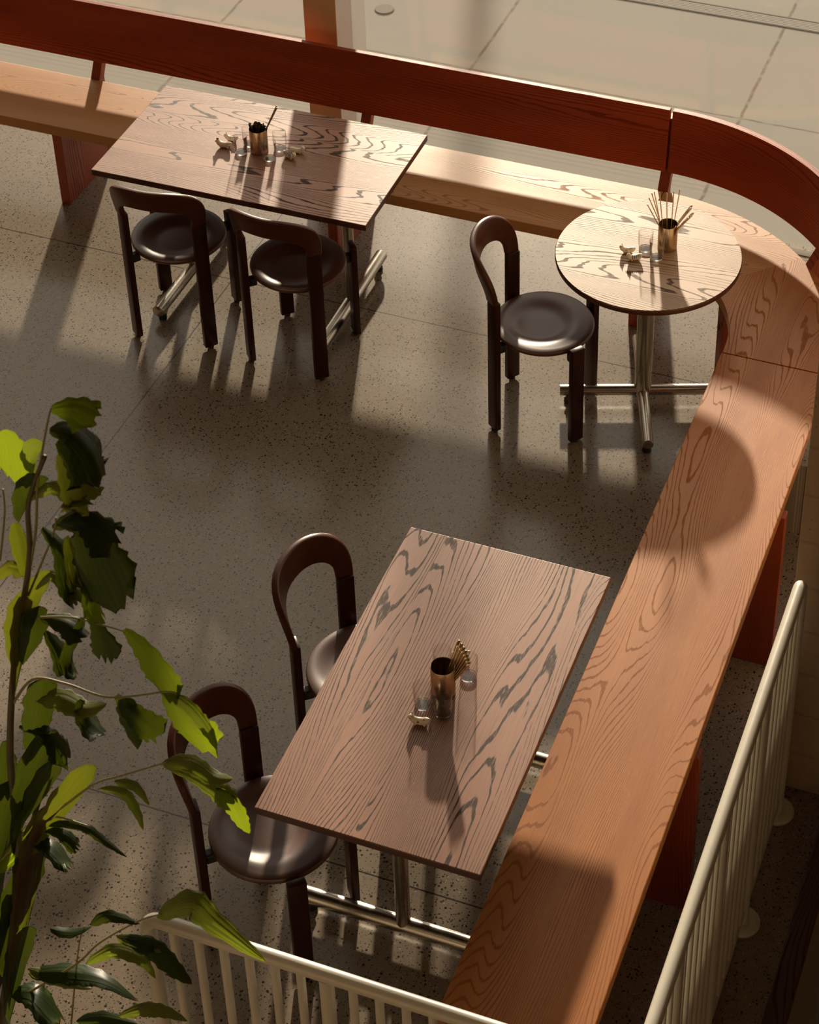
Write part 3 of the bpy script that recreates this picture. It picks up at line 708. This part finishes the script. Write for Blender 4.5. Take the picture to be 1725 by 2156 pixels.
def leaf(pts, w, mat='leaf', prof='fish', fold=0.25, tilt=0.0, rag=0.35):
    """leaflet along a pixel midrib; w = half width in m at the widest"""
    P = pxline(pts, n=7); k = len(P); bm = bmesh.new(); uvl = bm.loops.layers.uv.new('UVMap')
    nc = 8; rows = []; rnd = random.Random(int(pts[0][0]*7+pts[0][1]*3+pts[-1][0]))
    jag = [rnd.uniform(-rag, rag*0.3) for _ in range(nc+1)]
    Ltot = (P[-1]-P[0]).length
    toeye = (Vector((0, 0, CH))-P[k//2]).normalized()
    for i in range(k):
        t = i/(k-1); tg = (P[min(i+1, k-1)]-P[max(i-1, 0)]).normalized()
        side = tg.cross(toeye).normalized(); nrm = side.cross(tg).normalized()
        ca, sa = math.cos(tilt*(0.4+t)), math.sin(tilt*(0.4+t)); s2 = side*ca+nrm*sa; n2 = nrm*ca-side*sa
        if prof == 'fish': ww = 1.5*w*(0.10+0.90*min(1, (t/0.75))**0.9)*(1.0 if t < .85 else 1-0.25*(t-.85)/.15)
        elif prof == 'lance': ww = 1.3*w*max(0.03, math.sin(math.pi*min(1, t**0.8))**0.8)
        else: ww = w*max(0.02, (math.sin(math.pi*t**0.6))**0.7)
        row = []
        for j in range(nc+1):
            u = j/nc*2-1; ext = 0.0
            if prof == 'fish' and t > 0.55: ext = (t-0.55)/0.45*jag[j]*Ltot*0.5 - abs(u)**2*0.10*Ltot*(t-0.55)/0.45
            pleat = 0.07*ww*(1 if j % 2 else -1)
            edgej = 1+0.10*math.sin(i*1.9+j+pts[0][0])*(1 if abs(u) > .9 else 0)
            row.append((P[i]+s2*(u*ww*edgej)+n2*(-fold*abs(u)*ww+pleat)+tg*ext, (t, j/nc)))
        rows.append(row)
    vs = [[bm.verts.new(c) for c, _ in r] for r in rows]
    for i in range(k-1):
        for j in range(nc):
            f = bm.faces.new((vs[i][j], vs[i+1][j], vs[i+1][j+1], vs[i][j+1]))
            for l, (a, b_) in zip(f.loops, ((i, j), (i+1, j), (i+1, j+1), (i, j+1))): l[uvl].uv = rows[a][b_][1]
    r = bmesh.ops.solidify(bm, geom=list(bm.faces), thickness=0.0006)
    return addp('leaflet', bm, M[mat])
# trunk-like canes
stem([(-30, 2330), (12, 2080), (40, 1800), (22, 1600), (30, 1400), (62, 1180), (60, 1060), (95, 960)], 0.013, 0.005, 'stem', 'cane')
stem([(-60, 2330, .1), (-10, 2000, .1), (60, 1760, .1), (120, 1560, .1)], 0.012, 0.005, 'stem', 'cane')
stem([(55, 1240), (75, 1120), (80, 1010), (100, 890), (108, 860)], 0.004, 0.002)
stem([(60, 1250), (110, 1130), (118, 1090)], 0.003, 0.002)
stem([(28, 1480), (70, 1430), (140, 1440), (230, 1468), (345, 1457), (372, 1460)], 0.004, 0.002)
stem([(40, 1760), (130, 1700), (200, 1650), (260, 1632), (350, 1605)], 0.004, 0.002)
stem([(80, 1300), (150, 1300), (230, 1320), (262, 1330)], 0.003, 0.0015)
stem([(60, 2090), (160, 2030), (210, 1985), (290, 1940), (340, 1925)], 0.004, 0.002)
stem([(0, 1180), (10, 1080), (6, 1030)], 0.003, 0.002)
stem([(150, 2156), (165, 2000), (178, 1950)], 0.003, 0.0015)
stem([(-30, 1850), (30, 1780), (95, 1720), (190, 1740)], 0.004, 0.002)
L_ = leaf
PX = 0.00108   # metres per pixel about there
L_([(105, 862), (150, 862), (208, 888)], 26*PX, 'leaf_backlit', 'fish', .2, .2)
L_([(104, 905), (150, 905), (200, 950), (222, 1010)], 44*PX, 'leaf', 'fish', .3, .9)
L_([(120, 930), (160, 960), (195, 1000), (205, 1020)], 36*PX, 'leaf', 'fish', .3, .4)
L_([(125, 955), (150, 1000), (180, 1050), (195, 1080)], 34*PX, 'leaf_brown', 'fish', .3, .3)
L_([(10, 905), (22, 950), (30, 1020)], 34*PX, 'leaf_backlit', 'fish', .1, -.5)
L_([(85, 1000), (60, 1040), (40, 1100)], 24*PX, 'leaf', 'lance', .3, .8)
L_([(80, 925), (65, 960), (72, 1000)], 16*PX, 'leaf_pale', 'lance', .3, .3)
L_([(55, 1055), (110, 1025), (160, 1040), (200, 1058)], 20*PX, 'leaf_pale', 'fish', .3, .5)
L_([(110, 1110), (170, 1095), (225, 1130), (255, 1155)], 32*PX, 'leaf', 'fish', .3, .3)
L_([(120, 1100), (175, 1110), (215, 1200), (255, 1290)], 42*PX, 'leaf', 'fish', .2, -.3)
L_([(88, 1112), (130, 1150), (150, 1210), (165, 1270)], 28*PX, 'leaf', 'fish', .4, 1.0)
L_([(160, 1165), (190, 1220), (205, 1270), (222, 1305)], 26*PX, 'leaf_backlit', 'fish', .4, .9)
L_([(30, 1100), (45, 1160), (60, 1230)], 14*PX, 'leaf_brown', 'lance', .3, .3)
L_([(50, 1210), (20, 1200), (-10, 1225)], 14*PX, 'leaf_brown', 'lance', .3, .3)
L_([(75, 1240), (110, 1210), (160, 1240), (185, 1270)], 18*PX, 'leaf_pale', 'fish', .3, .6)
L_([(55, 1245), (38, 1320), (30, 1410)], 22*PX, 'leaf_brown', 'lance', .3, .4)
L_([(70, 1280), (75, 1330), (48, 1400)], 26*PX, 'leaf', 'lance', .3, .5)
L_([(85, 1300), (140, 1310), (190, 1340)], 26*PX, 'leaf', 'fish', .3, .6)
L_([(95, 1330), (130, 1370), (148, 1420)], 26*PX, 'leaf', 'fish', .3, .9)
L_([(196, 1305), (215, 1350), (228, 1395)], 24*PX, 'leaf', 'fish', .2, -.4)
L_([(262, 1325), (300, 1370), (340, 1440), (352, 1478)], 28*PX, 'leaf_backlit', 'fish', .25, -.6)
L_([(345, 1457), (375, 1500), (415, 1550), (440, 1600)], 34*PX, 'leaf_backlit', 'fish', .25, -.6)
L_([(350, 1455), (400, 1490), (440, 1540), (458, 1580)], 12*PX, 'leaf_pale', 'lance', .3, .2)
L_([(245, 1465), (275, 1500), (315, 1540), (340, 1570)], 28*PX, 'leaf_backlit', 'fish', .3, -.5)
L_([(262, 1470), (275, 1520), (290, 1578)], 20*PX, 'leaf', 'lance', .3, -.3)
L_([(165, 1475), (185, 1510), (225, 1545)], 28*PX, 'leaf', 'fish', .3, .8)
L_([(75, 1470), (130, 1470), (180, 1490), (225, 1482)], 22*PX, 'leaf_pale', 'lance', .3, .5)
L_([(90, 1430), (85, 1500), (60, 1590)], 30*PX, 'leaf', 'lance', .3, .3)
L_([(40, 1530), (95, 1540), (130, 1580), (145, 1615)], 24*PX, 'leaf', 'fish', .3, .6)
L_([(340, 1608), (400, 1605), (450, 1635), (490, 1640)], 18*PX, 'leaf_pale', 'lance', .3, .4)
L_([(345, 1612), (410, 1635), (470, 1670), (500, 1700)], 18*PX, 'leaf_pale', 'fish', .3, .3)
L_([(455, 1660), (490, 1700), (510, 1735), (525, 1755)], 16*PX, 'leaf_backlit', 'lance', .2, -.5)
L_([(240, 1645), (285, 1655), (315, 1695)], 9*PX, 'leaf_pale', 'lance', .3, .3)
L_([(210, 1660), (260, 1668), (290, 1710), (302, 1748)], 10*PX, 'leaf_pale', 'lance', .3, .3)
L_([(90, 1735), (170, 1738), (220, 1770), (268, 1805)], 9*PX, 'leaf', 'lance', .3, .4)
L_([(85, 1745), (130, 1755), (172, 1790)], 14*PX, 'leaf', 'fish', .3, .4)
L_([(62, 1770), (110, 1780), (155, 1820)], 28*PX, 'leaf', 'fish', .3, .9)
L_([(95, 1722), (50, 1770), (0, 1820), (-20, 1840)], 20*PX, 'leaf_backlit', 'lance', .2, -.6)
L_([(120, 1600), (80, 1680), (30, 1760)], 26*PX, 'leaf', 'lance', .3, .9)
L_([(10, 1560), (15, 1620), (12, 1680)], 26*PX, 'leaf', 'fish', .3, .3)
L_([(70, 1790), (60, 1870), (5, 1960)], 40*PX, 'leaf', 'lance', .3, .9)
L_([(30, 1860), (20, 1960), (10, 2060)], 34*PX, 'leaf', 'lance', .3, .9)
L_([(330, 1932), (400, 1902), (450, 1940), (560, 2025)], 26*PX, 'leaf_pale', 'lance', .25, .1)
L_([(190, 1948), (230, 1928), (295, 1945)], 12*PX, 'leaf', 'lance', .3, .3)
L_([(105, 1955), (150, 1962), (195, 1950)], 12*PX, 'leaf', 'lance', .3, .8)
L_([(255, 1975), (320, 1995), (370, 2040), (405, 2072)], 20*PX, 'leaf', 'lance', .3, .2)
L_([(245, 1972), (290, 1985), (340, 2005)], 12*PX, 'leaf_pale', 'lance', .3, .2)
L_([(180, 2030), (240, 2000), (300, 2020), (328, 2060)], 15*PX, 'leaf_pale', 'lance', .3, .3)
L_([(60, 2050), (140, 2045), (220, 2060), (292, 2108)], 24*PX, 'leaf', 'lance', .3, .7)
L_([(58, 2040), (120, 2060), (195, 2082)], 14*PX, 'leaf_pale', 'lance', .3, .4)
L_([(20, 2090), (80, 2090), (140, 2150)], 44*PX, 'leaf', 'fish', .3, .9)
L_([(250, 2140), (300, 2125), (350, 2130), (395, 2150)], 14*PX, 'leaf_pale', 'lance', .3, .2)
L_([(160, 2150), (220, 2142), (290, 2156)], 14*PX, 'leaf', 'lance', .3, .3)
L_([(60, 1950), (40, 2040), (20, 2156)], 30*PX, 'leaf', 'lance', .3, .8)
L_([(105, 1540), (70, 1660), (30, 1800)], 40*PX, 'leaf', 'lance', .3, 1.1)
L_([(195, 1610), (140, 1690), (75, 1800), (30, 1960)], 32*PX, 'leaf_brown', 'lance', .3, 1.0)
L_([(30, 1640), (0, 1820), (-5, 2100)], 60*PX, 'leaf', 'lance', .3, 1.1)
L_([(90, 1700), (60, 1900), (20, 2120)], 34*PX, 'leaf_brown', 'lance', .3, 1.0)
L_([(100, 1200), (62, 1280), (45, 1380), (30, 1470)], 24*PX, 'leaf_brown', 'lance', .3, .9)
L_([(140, 1130), (160, 1190), (175, 1240)], 26*PX, 'leaf_brown', 'fish', .3, 1.0)
L_([(175, 1300), (150, 1380), (165, 1420)], 26*PX, 'leaf', 'fish', .3, 1.1)
bm = bmesh.new(); lathe(bm, [(0, 0), (.15, 0), (.19, .34), (.20, .36), (.18, .36), (.17, .32), (0, .32)], 40, -2.75, PY, 0); addp('planter', bm, M['pot'])
